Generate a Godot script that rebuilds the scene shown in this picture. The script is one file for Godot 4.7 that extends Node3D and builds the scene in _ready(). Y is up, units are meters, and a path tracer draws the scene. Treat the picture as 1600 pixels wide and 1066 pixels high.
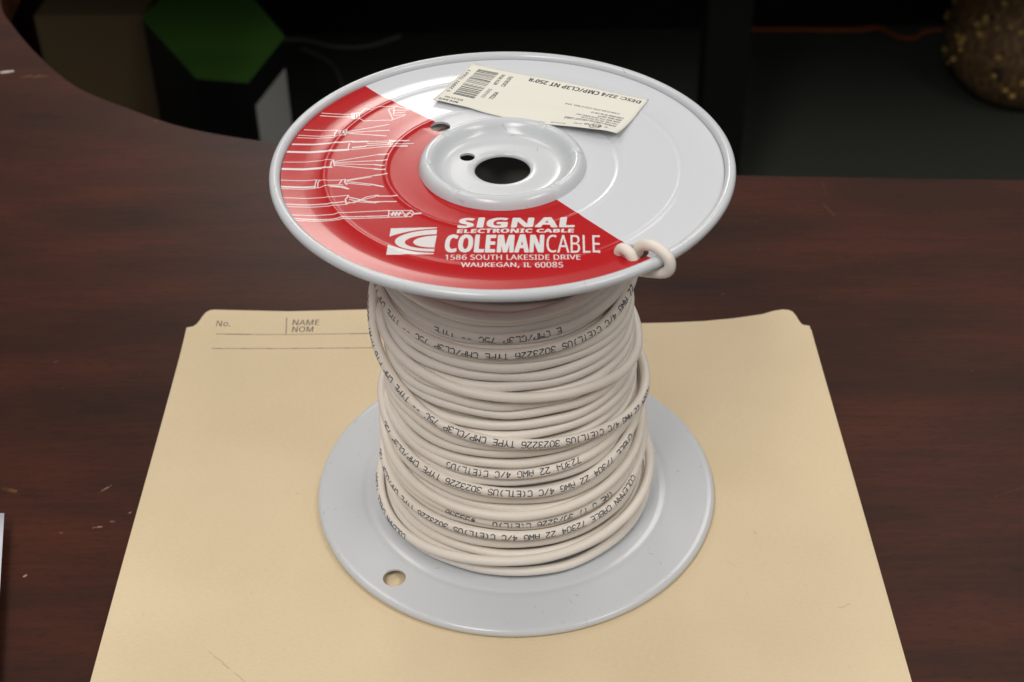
extends Node3D
# A reel of white signal cable standing on a manila folder on a dark wooden desk.
# Builders work in millimetres (M converts); y is up, the reel's foot stands at the origin.

const M := 0.001
const TOP := Vector3(-2.9, 157.0, -0.8)      # centre of the upper flange's face, mm
const CABLE_R := 1.92
var taken := {}
var mat := {}
var rng := RandomNumberGenerator.new()

# ---------------------------------------------------------------- helpers
func numbered(n: String) -> String:
	taken[n] = taken.get(n, -1) + 1
	return n if taken[n] == 0 else "%s_%03d" % [n, taken[n]]

func thing(called: String, label: String, category: String, group := "") -> Node3D:
	var o := Node3D.new()
	o.name = numbered(called)
	add_child(o)
	o.set_meta("label", label)
	o.set_meta("category", category)
	if group: o.set_meta("group", group)
	return o

func part(st, called: String, m: Material, parent: Node) -> MeshInstance3D:
	var o := MeshInstance3D.new()
	o.name = called
	o.mesh = st.commit() if st is SurfaceTool else st
	o.material_override = m
	o.cast_shadow = GeometryInstance3D.SHADOW_CASTING_SETTING_ON
	parent.add_child(o, true)
	return o

func begin(smooth := true) -> SurfaceTool:
	var st := SurfaceTool.new()
	st.begin(Mesh.PRIMITIVE_TRIANGLES)
	st.set_smooth_group(0 if smooth else -1)
	return st

func tri(st: SurfaceTool, a: Vector3, b: Vector3, c: Vector3, hint: Vector3, ua := Vector2.ZERO, ub := Vector2.ZERO, uc := Vector2.ZERO) -> void:
	if (a - c).cross(a - b).dot(hint) < 0.0:
		var t := b; b = c; c = t
		var u := ub; ub = uc; uc = u
	st.set_uv(ua); st.add_vertex(a * M)
	st.set_uv(ub); st.add_vertex(b * M)
	st.set_uv(uc); st.add_vertex(c * M)

func quad(st: SurfaceTool, a: Vector3, b: Vector3, c: Vector3, d: Vector3, hint: Vector3, ua := Vector2.ZERO, ub := Vector2.ZERO, uc := Vector2.ZERO, ud := Vector2.ZERO) -> void:
	tri(st, a, b, c, hint, ua, ub, uc)
	tri(st, a, c, d, hint, ua, uc, ud)

func done(st: SurfaceTool, tangents := false) -> SurfaceTool:
	st.index()
	st.generate_normals()
	if tangents: st.generate_tangents()
	return st

# a tube along points (mm) with round section; ends closed
func tube(pts: PackedVector3Array, r: float, sides := 10, closed := false, taper := 1.0) -> ArrayMesh:
	var n := pts.size()
	var v := PackedVector3Array(); var nn := PackedVector3Array(); var ix := PackedInt32Array(); var uv := PackedVector2Array()
	var side := Vector3.ZERO
	var run := 0.0
	for i in n:
		var t: Vector3
		if closed: t = (pts[(i + 1) % n] - pts[(i - 1 + n) % n]).normalized()
		else: t = (pts[mini(i + 1, n - 1)] - pts[maxi(i - 1, 0)]).normalized()
		if side == Vector3.ZERO: side = t.cross(Vector3.UP if absf(t.y) < 0.9 else Vector3.RIGHT).normalized()
		side = (side - t * side.dot(t)).normalized()
		var up := side.cross(t)
		var rr := r * lerpf(1.0, taper, float(i) / n)
		if i > 0: run += pts[i].distance_to(pts[i - 1])
		for k in sides + 1:
			var a := TAU * k / sides
			var d := side * cos(a) + up * sin(a)
			v.append((pts[i] + d * rr) * M); nn.append(d); uv.append(Vector2(run / 40.0, float(k) / sides))
	var w := sides + 1
	for i in (n if closed else n - 1):
		var j := (i + 1) % n
		for k in sides:
			ix.append_array([i * w + k, i * w + k + 1, j * w + k, i * w + k + 1, j * w + k + 1, j * w + k])
	if not closed:
		for e in [0, n - 1]:
			var t: Vector3 = (pts[1] - pts[0]).normalized() * -1.0 if e == 0 else (pts[n - 1] - pts[n - 2]).normalized()
			var c := v.size()
			v.append((pts[e] + t * r * 0.15) * M); nn.append(t); uv.append(Vector2.ZERO)
			for k in sides:
				if e == 0: ix.append_array([c, e * w + k + 1, e * w + k])
				else: ix.append_array([c, e * w + k, e * w + k + 1])
	# front faces run clockwise
	for i in range(0, ix.size(), 3):
		var fn := (v[ix[i]] - v[ix[i + 2]]).cross(v[ix[i]] - v[ix[i + 1]])
		if fn.dot(nn[ix[i]] + nn[ix[i + 1]] + nn[ix[i + 2]]) < 0.0:
			var q := ix[i + 1]; ix[i + 1] = ix[i + 2]; ix[i + 2] = q
	var arr := []
	arr.resize(Mesh.ARRAY_MAX)
	arr[Mesh.ARRAY_VERTEX] = v; arr[Mesh.ARRAY_NORMAL] = nn; arr[Mesh.ARRAY_INDEX] = ix; arr[Mesh.ARRAY_TEX_UV] = uv
	var am := ArrayMesh.new()
	am.add_surface_from_arrays(Mesh.PRIMITIVE_TRIANGLES, arr)
	return am

func smooth_path(ctrl: Array, per := 8) -> PackedVector3Array:
	var out := PackedVector3Array()
	var n := ctrl.size()
	for i in n - 1:
		var p0: Vector3 = ctrl[maxi(i - 1, 0)]; var p1: Vector3 = ctrl[i]; var p2: Vector3 = ctrl[i + 1]; var p3: Vector3 = ctrl[mini(i + 2, n - 1)]
		for k in per:
			out.append(p1.cubic_interpolate(p2, p0, p3, float(k) / per))
	out.append(ctrl[n - 1])
	return out

# box with bevelled edges, mm; centre, half sizes, turn about y
func bevel_box(st: SurfaceTool, c: Vector3, h: Vector3, b := 1.5, turn := 0.0) -> void:
	var q := Basis(Vector3.UP, turn)
	var f := func(s: Vector3, ax: int) -> Vector3:
		var p := Vector3(s.x * (h.x - b), s.y * (h.y - b), s.z * (h.z - b))
		p[ax] = s[ax] * h[ax]
		return c + q * p
	for ax in 3:
		var u := (ax + 1) % 3; var w := (ax + 2) % 3
		for s in [-1.0, 1.0]:
			var cs := []
			for e in [[-1, -1], [1, -1], [1, 1], [-1, 1]]:
				var k := Vector3.ZERO; k[ax] = s; k[u] = e[0]; k[w] = e[1]
				cs.append(k)
			var hint := Vector3.ZERO; hint[ax] = s
			quad(st, f.call(cs[0], ax), f.call(cs[1], ax), f.call(cs[2], ax), f.call(cs[3], ax), q * hint)
		for s1 in [-1.0, 1.0]:
			for s2 in [-1.0, 1.0]:
				var k0 := Vector3.ZERO; k0[ax] = -1; k0[u] = s1; k0[w] = s2
				var k1 := k0; k1[ax] = 1
				var hint := Vector3.ZERO; hint[u] = s1; hint[w] = s2
				quad(st, f.call(k0, u), f.call(k1, u), f.call(k1, w), f.call(k0, w), q * hint)
	for i in 8:
		var k := Vector3(1 if i & 1 else -1, 1 if i & 2 else -1, 1 if i & 4 else -1)
		tri(st, f.call(k, 0), f.call(k, 1), f.call(k, 2), q * k)

# ---------------------------------------------------------------- printing into images
func fill_tri(img: Image, a: Vector2, b: Vector2, c: Vector2, col: Color) -> void:
	var y0 := maxi(int(ceil(minf(a.y, minf(b.y, c.y)) - 0.5)), 0)
	var y1 := mini(int(floor(maxf(a.y, maxf(b.y, c.y)) - 0.5)), img.get_height() - 1)
	for y in range(y0, y1 + 1):
		var yy := y + 0.5
		var lo := 1e9; var hi := -1e9
		for e in [[a, b], [b, c], [c, a]]:
			var p: Vector2 = e[0]; var q: Vector2 = e[1]
			if (p.y <= yy) != (q.y <= yy):
				var x := p.x + (q.x - p.x) * (yy - p.y) / (q.y - p.y)
				lo = minf(lo, x); hi = maxf(hi, x)
		var x0 := int(ceil(lo - 0.5)); var x1 := int(ceil(hi - 0.5))
		if x1 > x0: img.fill_rect(Rect2i(x0, y, x1 - x0, 1), col)

func fill_poly(img: Image, p: PackedVector2Array, col: Color) -> void:
	var t := Geometry2D.triangulate_polygon(p)
	for i in range(0, t.size(), 3):
		fill_tri(img, p[t[i]], p[t[i + 1]], p[t[i + 2]], col)

func stroke(img: Image, p: PackedVector2Array, w: float, col: Color) -> void:
	for i in p.size() - 1:
		var d := (p[i + 1] - p[i]).normalized()
		var n := Vector2(-d.y, d.x) * w * 0.5
		d *= w * 0.2
		fill_tri(img, p[i] - d + n, p[i + 1] + d + n, p[i + 1] + d - n, col)
		fill_tri(img, p[i] - d + n, p[i + 1] + d - n, p[i] - d - n, col)

var text_cache := {}
# triangles of a text, scaled so that its bounding box is the unit square, y down
func text_tris(s: String, face: String, weight: int) -> PackedVector2Array:
	var key := s + face + str(weight)
	if text_cache.has(key): return text_cache[key]
	var f := SystemFont.new()
	f.font_names = PackedStringArray([face]); f.font_weight = weight
	var t := TextMesh.new()
	t.font = f; t.text = s; t.depth = 0.0; t.font_size = 64; t.pixel_size = 0.01; t.curve_step = 2.0
	var a := t.get_mesh_arrays()
	var v: PackedVector3Array = a[Mesh.ARRAY_VERTEX]
	var ix = a[Mesh.ARRAY_INDEX]
	var out := PackedVector2Array()
	if ix != null and ix.size() > 0:
		for i in ix: out.append(Vector2(v[i].x, -v[i].y))
	else:
		for q in v: out.append(Vector2(q.x, -q.y))
	if out.is_empty(): return out
	var lo := out[0]; var hi := out[0]
	for q in out: lo = lo.min(q); hi = hi.max(q)
	for i in out.size(): out[i] = (out[i] - lo) / (hi - lo).max(Vector2(1e-6, 1e-6))
	text_cache[key] = out
	return out

# print text so that its bounding box fills the parallelogram o + x*ex + y*ey
func print_text(img: Image, s: String, o: Vector2, ex: Vector2, ey: Vector2, col: Color, face := "Droid Sans", weight := 400, bold := 0.0) -> void:
	var t := text_tris(s, face, weight)
	var offs := [Vector2.ZERO]
	if bold > 0.0: offs = [Vector2(-bold, 0), Vector2(bold, 0), Vector2(0, -bold * 0.6), Vector2(0, bold * 0.6)]
	for d in offs:
		for i in range(0, t.size(), 3):
			fill_tri(img, o + d + ex * t[i].x + ey * t[i].y, o + d + ex * t[i + 1].x + ey * t[i + 1].y, o + d + ex * t[i + 2].x + ey * t[i + 2].y, col)

func tex(img: Image) -> ImageTexture:
	img.generate_mipmaps()
	return ImageTexture.create_from_image(img)

func plain(c: Color, rough: float, spec := 0.5) -> StandardMaterial3D:
	var m := StandardMaterial3D.new()
	m.albedo_color = c.linear_to_srgb()
	m.roughness = rough
	m.metallic_specular = spec
	return m

func lin(r: float, g: float, b: float) -> Color:
	return Color(r, g, b).linear_to_srgb()

# fine grain as a normal map
func grain(freq: float, strength: float, seed_: int) -> NoiseTexture2D:
	var n := FastNoiseLite.new()
	n.seed = seed_; n.frequency = freq; n.fractal_octaves = 4
	var t := NoiseTexture2D.new()
	t.width = 512; t.height = 512; t.seamless = true; t.noise = n; t.as_normal_map = true; t.bump_strength = strength
	return t

# ---------------------------------------------------------------- printed surfaces
const FS := 12.2                                   # flange print, pixels per mm
func fp(x: float, z: float) -> Vector2: return Vector2(1024 + x * FS, 1024 + z * FS)
func fps(a: Array) -> PackedVector2Array:
	var o := PackedVector2Array()
	for i in range(0, a.size(), 2): o.append(fp(a[i], a[i + 1]))
	return o

# white line drawings of stripped cables on the red half: width, then x, z pairs in mm
const DRAWN := [
	[0.14, -67.7, -37.8, -56.6, -38.1], [0.37, -68.1, -36.0, -56.5, -36.2], [0.23, -56.4, -38.6, -53.7, -39.0, -53.4, -34.3, -56.1, -34.7, -56.4, -38.6],
	[0.19, -55.6, -38.3, -55.4, -34.6], [0.19, -54.7, -38.6, -54.2, -34.4], [0.14, -53.6, -38.3, -51.7, -42.2, -49.1, -41.1, -48.2, -43.1, -39.5, -43.8],
	[0.14, -53.4, -34.6, -51.5, -32.9, -41.0, -33.2, -36.4, -36.7], [0.19, -39.8, -43.5, -42.9, -41.2, -40.7, -33.6], [0.33, -41.1, -40.4, -34.9, -40.6],
	[0.28, -40.2, -38.3, -36.5, -39.0], [0.28, -40.4, -36.3, -36.2, -37.4], [0.19, -40.7, -41.9, -40.7, -36.8],
	[0.14, -39.8, -43.5, -37.7, -42.3, -34.9, -41.3], [0.14, -73.0, -25.7, -61.1, -26.4], [0.23, -74.8, -21.7, -61.5, -22.4],
	[0.14, -75.1, -20.0, -61.6, -21.2], [0.23, -60.9, -26.4, -61.7, -23.8, -61.5, -21.9], [0.19, -61.3, -25.7, -57.4, -26.3, -57.6, -22.7, -61.5, -22.0],
	[0.19, -59.8, -26.0, -59.8, -22.3], [0.19, -58.9, -26.2, -57.9, -22.7], [0.19, -60.4, -24.3, -57.6, -24.7],
	[0.23, -57.3, -25.1, -47.3, -28.2], [0.37, -47.3, -28.2, -42.1, -30.0], [0.23, -57.3, -24.4, -46.9, -25.3],
	[0.42, -46.9, -25.3, -41.8, -25.6], [0.23, -57.3, -24.0, -47.4, -22.4], [0.42, -47.4, -22.4, -42.5, -21.6],
	[0.65, -76.3, -15.3, -56.3, -17.9, -54.6, -18.1], [0.89, -77.6, -10.0, -55.9, -12.3], [0.23, -55.8, -16.7, -55.9, -12.3, -54.2, -12.5],
	[0.70, -54.8, -17.7, -49.1, -17.8], [0.56, -54.5, -13.7, -49.6, -14.4], [0.28, -49.1, -17.7, -33.9, -18.1],
	[0.19, -49.2, -16.3, -40.8, -16.8], [0.33, -49.6, -14.9, -40.7, -15.5, -32.3, -15.9], [0.28, -54.4, -12.3, -41.4, -14.2, -34.4, -13.9],
	[0.19, -41.2, -18.7, -40.2, -18.3, -40.3, -17.1, -41.1, -17.1, -41.2, -18.7], [0.19, -41.6, -16.7, -40.8, -16.5, -40.8, -15.4, -41.6, -15.7, -41.6, -16.7], [0.37, -40.1, -17.4, -34.1, -17.9],
	[0.37, -40.7, -13.9, -34.5, -14.5], [0.14, -78.3, -2.9, -61.1, -5.6], [0.93, -79.2, 1.8, -64.3, 0.1],
	[0.61, -64.3, 0.1, -60.9, -0.5], [0.28, -60.5, -5.5, -61.3, -3.8, -61.3, -0.3, -60.6, -0.1], [0.28, -60.6, -5.1, -59.9, -1.0],
	[0.28, -60.2, -4.2, -44.6, -8.5], [0.56, -44.6, -8.5, -41.1, -8.6], [0.23, -60.2, -3.4, -45.1, -4.3],
	[0.51, -45.1, -4.3, -41.3, -4.5], [0.23, -60.1, -2.6, -45.6, -1.6], [0.51, -45.6, -1.6, -42.1, -0.8],
	[0.28, -60.0, -1.7, -45.5, 1.3], [0.56, -45.5, 1.3, -41.7, 2.0], [0.14, -78.8, 9.3, -65.5, 8.0],
	[0.70, -78.3, 13.6, -65.5, 12.5], [0.14, -77.7, 14.9, -65.4, 13.6], [0.23, -65.7, 13.1, -65.5, 8.1, -64.1, 8.2],
	[0.23, -64.1, 8.2, -64.8, 9.5, -64.6, 13.1, -65.7, 13.3], [0.14, -64.1, 8.4, -57.1, 8.4, -55.3, 7.9], [0.14, -64.5, 13.4, -61.0, 11.5, -55.9, 11.5],
	[0.47, -60.0, 12.4, -56.7, 12.9, -53.9, 14.3], [0.28, -61.0, 12.0, -55.8, 12.5, -53.5, 14.3], [0.37, -55.3, 7.9, -55.4, 9.8, -54.5, 11.5],
	[0.19, -56.4, 8.2, -57.3, 11.0], [0.28, -54.8, 8.5, -45.2, 5.7], [0.47, -45.2, 5.7, -40.7, 4.8],
	[0.28, -54.7, 9.4, -46.2, 11.4], [0.51, -46.2, 11.4, -41.7, 13.2], [0.19, -54.6, 10.5, -46.2, 12.2],
	[0.19, -54.7, 8.9, -46.1, 6.6], [0.14, -76.6, 20.7, -60.8, 19.5, -53.5, 18.4], [0.42, -75.5, 24.9, -60.4, 23.7, -54.2, 22.3],
	[0.14, -74.6, 26.4, -59.8, 25.1, -54.0, 24.1], [0.37, -53.3, 18.6, -54.3, 21.0, -53.7, 24.2, -52.8, 22.7], [0.42, -53.0, 19.7, -49.7, 21.1, -46.9, 22.5, -43.7, 23.0],
	[0.23, -52.9, 21.0, -49.1, 22.8, -43.6, 23.6], [0.65, -43.7, 23.0, -42.8, 23.0], [0.42, -42.8, 22.8, -36.6, 22.9],
	[0.28, -52.7, 23.5, -49.7, 21.8, -47.1, 19.7, -43.9, 18.7], [0.19, -51.4, 23.4, -47.9, 21.2, -43.9, 19.6], [0.65, -43.9, 19.0, -43.0, 19.0],
	[0.42, -43.0, 19.3, -36.4, 19.4], [0.14, -72.5, 31.6, -58.0, 30.4, -55.4, 29.4, -38.8, 28.5], [0.37, -71.1, 33.9, -57.8, 33.3, -54.3, 32.1, -38.9, 31.8],
	[0.14, -70.3, 35.1, -57.7, 34.1, -54.2, 33.2, -38.8, 32.8], [0.23, -38.8, 28.6, -31.1, 28.8, -30.2, 30.7, -31.2, 32.6, -38.8, 32.7, -38.8, 28.6], [0.51, -37.7, 31.8, -37.2, 29.4],
	[0.51, -36.6, 31.9, -36.1, 29.4], [0.51, -35.5, 31.9, -34.9, 29.5], [0.42, -38.3, 30.6, -34.2, 30.6],
	[0.23, -34.3, 29.1, -32.8, 32.4, -31.4, 29.2], [0.23, -33.7, 32.0, -32.0, 30.0, -30.6, 31.2], [0.56, -30.2, 30.8, -27.8, 30.9]]

func flange_image() -> Image:
	var img := Image.create_empty(2048, 2048, false, Image.FORMAT_RGB8)
	var white := lin(0.64, 0.66, 0.71)
	var red := lin(0.45, 0.011, 0.014)
	var ink := lin(0.70, 0.68, 0.69)
	img.fill(white)
	fill_poly(img, fps([41.6 * 2, 52.6 * 2, 25.8, 32.8, 0.8, 0.6, -22.4, -28.7, -51.6, -57.2, -92, -96.6, -100, 30, -60, 95, 40, 100]), red)
	for l in DRAWN: stroke(img, fps(l.slice(1)), maxf(l[0] * 1.4, 0.42) * FS, ink)
	# emblem: a white box cut by two swooping curves
	fill_poly(img, fps([-37.6, 39.5, -22.1, 39.3, -22.8, 55.2, -38.3, 55.1]), ink)
	var half := func(zc: float, ax: float, az: float) -> Array:
		var pts := []
		for k in 25:
			var a := -PI * 0.5 + PI * k / 24.0
			pts.append_array([-22.35 - 0.3 * sin(a) - ax * cos(a), zc + az * sin(a)])
		return pts
	fill_poly(img, fps([-22.1, 40.0, -25.4, 40.3, -28.7, 40.8, -31.6, 41.6, -34.0, 42.5, -36.2, 43.5, -38.3, 44.8, -38.6, 48.8, -36.2, 50.3, -34.0, 51.5, -31.4, 52.7, -28.7, 53.6, -25.8, 54.2, -22.8, 54.5]), red)
	fill_poly(img, fps(half.call(47.2, 13.5, 6.4)), ink)
	fill_poly(img, fps(half.call(47.8, 10.2, 4.3)), red)
	fill_poly(img, fps(half.call(47.8, 7.4, 3.5)), ink)
	var w := func(s: String, x0: float, z0: float, x1: float, z1: float, turn: float, lean: float, weight: int, bold: float) -> void:
		var ex := Vector2(x1 - x0, (x1 - x0) * turn) * FS
		var ey := Vector2(-lean * (z1 - z0), z1 - z0) * FS
		print_text(img, s, fp(x0 + lean * (z1 - z0), z0), ex - Vector2(lean * (z1 - z0) * FS, 0), ey, ink, "Droid Sans", weight, bold)
	w.call("SlGNAL", -15.1, 33.9, 24.4, 40.1, 0.015, 0.12, 700, 3.5)
	w.call("ELECTRONIC CABLE", -15.4, 40.9, 23.7, 43.0, 0.02, 0.12, 700, 1.5)
	w.call("COLEMAN", -19.2, 43.9, 13.5, 54.2, 0.03, 0.05, 700, 3.2)
	w.call("CABLE", 14.2, 45.0, 32.0, 55.3, 0.045, 0.03, 400, 0.6)
	w.call("1586 SOUTH LAKESIDE DRIVE", -19.0, 55.6, 25.1, 58.5, 0.03, 0.0, 400, 0.6)
	w.call("WAUKEGAN, IL 60085", -13.7, 60.2, 19.3, 63.4, 0.03, 0.0, 400, 0.6)
	# chips and scuffs in the enamel
	rng.seed = 5
	for i in 90:
		var p := Vector2.from_angle(rng.randf() * TAU) * sqrt(rng.randf()) * 80.0 * FS + Vector2(1024, 1024)
		var d := Vector2.from_angle(rng.randf() * TAU) * rng.randf_range(1, 9)
		var c := img.get_pixelv(Vector2i(p).clamp(Vector2i.ZERO, Vector2i(2047, 2047)))
		stroke(img, PackedVector2Array([p, p + d]), rng.randf_range(1.0, 3.0), c.lerp(Color(0.45, 0.42, 0.4) if i % 3 else Color(0.85, 0.8, 0.8), 0.35))
	return img

# the same enamel without print: specks, rubbed lines, chips at the rolled edge
func enamel_image() -> Image:
	var img := Image.create_empty(1024, 1024, false, Image.FORMAT_RGB8)
	var base := lin(0.60, 0.625, 0.665)
	img.fill(base)
	rng.seed = 61
	for i in 260:
		var rad := rng.randf_range(10.0, 82.0) if i % 4 else rng.randf_range(79.0, 82.4)
		var c := Vector2(512, 512) + Vector2.from_angle(rng.randf() * TAU) * rad * FS * 0.5
		var d := Vector2.from_angle(rng.randf() * TAU) * (rng.randf_range(0.5, 3.0) if i % 3 else rng.randf_range(3.0, 16.0))
		stroke(img, PackedVector2Array([c, c + d]), rng.randf_range(0.8, 1.8), base.lerp([Color(0.4, 0.39, 0.38), Color(0.55, 0.5, 0.42), Color(0.9, 0.9, 0.9)][i % 3], rng.randf_range(0.12, 0.45)))
	return img

# the paper label; text frame: x along the reading direction, y down, 75 x 34 mm at 18 px per mm
func label_image() -> Image:
	var k := 18.0
	var img := Image.create_empty(1350, 616, false, Image.FORMAT_RGB8)
	var paper := lin(0.79, 0.77, 0.70)
	var ink := lin(0.05, 0.05, 0.055)
	var faint := lin(0.22, 0.21, 0.2)
	img.fill(paper)
	var w := func(s: String, x: float, y: float, wd: float, h: float, c: Color, b := 0.0, turned := false) -> void:
		if turned: print_text(img, s, Vector2(x, y) * k, Vector2(0, wd) * k, Vector2(-h, 0) * k, c, "Droid Sans", 700, b)
		else: print_text(img, s, Vector2(x, y) * k, Vector2(wd, 0) * k, Vector2(0, h) * k, c, "Droid Sans", 700, b)
	w.call("DESC: 22/4 CMP/CL3P NT 250'R", 2.0, 29.2, 46.5, 2.6, ink, 1.0)
	# approval mark at the upper left: ring, letters and a c and us beside it
	for i in 3:
		var ring := PackedVector2Array()
		for a in 33: ring.append(Vector2(9.6, 3.2) * k + Vector2(cos(TAU * a / 32), sin(TAU * a / 32)) * (2.2 - i * 0.08) * k)
		stroke(img, ring, 5, ink)
	w.call("ETL", 8.0, 2.3, 3.2, 1.9, ink, 1.5)
	w.call("c", 5.2, 3.4, 1.2, 1.2, ink, 1.0)
	w.call("us", 12.4, 3.4, 1.9, 1.2, ink, 1.0)
	w.call("LISTED", 15.0, 3.2, 3.4, 1.0, ink)
	w.call("3023226", 21.0, 1.6, 6.0, 1.1, faint)
	w.call("72304-06-23", 29.0, 0.9, 8.0, 1.0, faint)
	w.call("POWER-LIMITED CIRCUIT CABLE", 3.2, 6.6, 20.5, 1.5, ink, 0.4)
	w.call("TYPE CMP 75C OR TYPE CL3P", 3.2, 9.0, 14.5, 1.3, ink, 0.3)
	w.call("SUN RES FT6 22/4 AWG 75C", 3.2, 11.0, 17.5, 1.3, ink, 0.3)
	w.call("300V MAX 250 FT", 3.2, 13.0, 9.5, 1.3, ink, 0.3)
	w.call("CONFORMS TO UL STD 13", 3.2, 15.0, 13.0, 1.3, ink, 0.3)
	w.call("CAN/CSA STD C22.2 NO. 214", 6.0, 18.0, 22.0, 1.2, ink)
	# turned block beside the bars
	w.call("CATALOG:", 56.5, 21.5, 8.5, 1.7, ink, 0.8, true)
	w.call("72304", 56.5, 10.5, 6.0, 1.7, ink, 0.8, true)
	w.call("WITH WORK", 59.8, 21.5, 9.0, 1.5, ink, 0.5, true)
	w.call("2503005", 59.8, 10.0, 8.0, 1.5, faint, 0.2, true)
	w.call("MFG DATE", 65.5, 1.3, 8.0, 1.5, ink, 0.8)
	w.call("03/31/06", 64.6, 3.9, 7.6, 1.4, ink, 0.3)
	rng.seed = 9
	var y := 8.0
	while y < 31.0:
		var b := rng.randf_range(0.2, 0.75)
		img.fill_rect(Rect2i(int(61.5 * k), int(y * k), int(9.0 * k), maxi(int(b * k), 2)), ink)
		y += b + rng.randf_range(0.2, 0.7)
	w.call("0 29892 72304 7", 73.9, 9.0, 20.0, 1.4, ink, 0.0, true)
	return img

# manila stock: warm pulp with fibres, marks and the printed tab lines
const FOLD_O := Vector2(-162, -132)
const FOLD_S := 6.4
func mp(x: float, z: float) -> Vector2: return (Vector2(x, z) - FOLD_O) * FOLD_S
func folder_image() -> Image:
	var w := 2000; var h := 1720
	var img := Image.create_empty(w, h, false, Image.FORMAT_RGB8)
	var n1 := FastNoiseLite.new(); n1.seed = 3; n1.frequency = 0.006; n1.fractal_octaves = 4
	var n2 := FastNoiseLite.new(); n2.seed = 8; n2.frequency = 0.11; n2.fractal_octaves = 2
	var a := n1.get_image(500, 430, false, false, false); a.resize(w, h, Image.INTERPOLATE_BILINEAR)
	var b := n2.get_image(1000, h, false, false, false); b.resize(w, h, Image.INTERPOLATE_BILINEAR)
	var da := a.get_data(); var db := b.get_data()
	var out := PackedByteArray(); out.resize(w * h * 3)
	var base := lin(0.735, 0.60, 0.405)
	var br := base.r * 255.0; var bg := base.g * 255.0; var bb := base.b * 255.0
	for i in w * h:
		var s := 1.0 + (da[i] - 128) * 0.0002 + (db[i] - 128) * 0.0001
		out[i * 3] = int(minf(br * s, 255.0)); out[i * 3 + 1] = int(bg * s); out[i * 3 + 2] = int(bb * (s * 1.4 - 0.4))
	img = Image.create_from_data(w, h, false, Image.FORMAT_RGB8, out)
	var ink := lin(0.10, 0.085, 0.075)
	stroke(img, PackedVector2Array([mp(-141.5, -108.2), mp(-66, -108.0), mp(60, -104.5)]), 2.2, ink)
	stroke(img, PackedVector2Array([mp(-142, -97.9), mp(-65, -96.9), mp(60, -94.0)]), 2.2, ink)
	stroke(img, PackedVector2Array([mp(-109.3, -121.3), mp(-108.2, -108.4)]), 2.2, ink)
	print_text(img, "No.", mp(-142.2, -118.0), Vector2(6.8, 0) * FOLD_S, Vector2(0, 4.2) * FOLD_S, ink)
	print_text(img, "NAME", mp(-105.9, -119.6), Vector2(12.6, 0.1) * FOLD_S, Vector2(0, 4.3) * FOLD_S, ink)
	print_text(img, "NOM", mp(-105.6, -114.2), Vector2(10.0, 0.1) * FOLD_S, Vector2(0, 4.2) * FOLD_S, ink)
	# pencil scuffs, specks, a rust smear
	rng.seed = 12
	var mark := func(x0: float, z0: float, x1: float, z1: float, wd: float, c: Color, n: int) -> void:
		for i in n:
			var t0 := rng.randf(); var t1 := minf(t0 + rng.randf() * 0.35, 1.0)
			var j := Vector2(rng.randf_range(-wd, wd), rng.randf_range(-wd, wd)) * FOLD_S
			var p := mp(lerpf(x0, x1, t0), lerpf(z0, z1, t0)) + j
			var q := mp(lerpf(x0, x1, t1), lerpf(z0, z1, t1)) + j
			stroke(img, PackedVector2Array([p, q]), 1.3, base.lerp(c, rng.randf_range(0.12, 0.4)))
	mark.call(-118.0, 84.0, -100.0, 101.0, 0.35, Color(0.42, 0.34, 0.24), 12)
	mark.call(95.5, 26.0, 96.5, 30.0, 0.3, Color(0.3, 0.26, 0.22), 6)
	mark.call(122.0, 70.0, 128.0, 67.5, 0.6, Color(0.7, 0.42, 0.3), 10)
	mark.call(83.0, 44.0, 86.5, 46.5, 0.4, Color(0.5, 0.4, 0.28), 5)
	mark.call(-97.0, 0.0, -91.0, 1.2, 0.3, Color(0.5, 0.42, 0.3), 4)
	mark.call(56.0, -100.0, 66.0, -98.0, 0.9, Color(0.62, 0.45, 0.25), 8)
	for i in 60:
		var p := Vector2(rng.randf() * w, rng.randf() * h)
		stroke(img, PackedVector2Array([p, p + Vector2(rng.randf_range(-5, 5), rng.randf_range(-3, 3))]), 1.2, base.lerp(Color(0.4, 0.3, 0.2), rng.randf_range(0.1, 0.45)))
	return img

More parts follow.
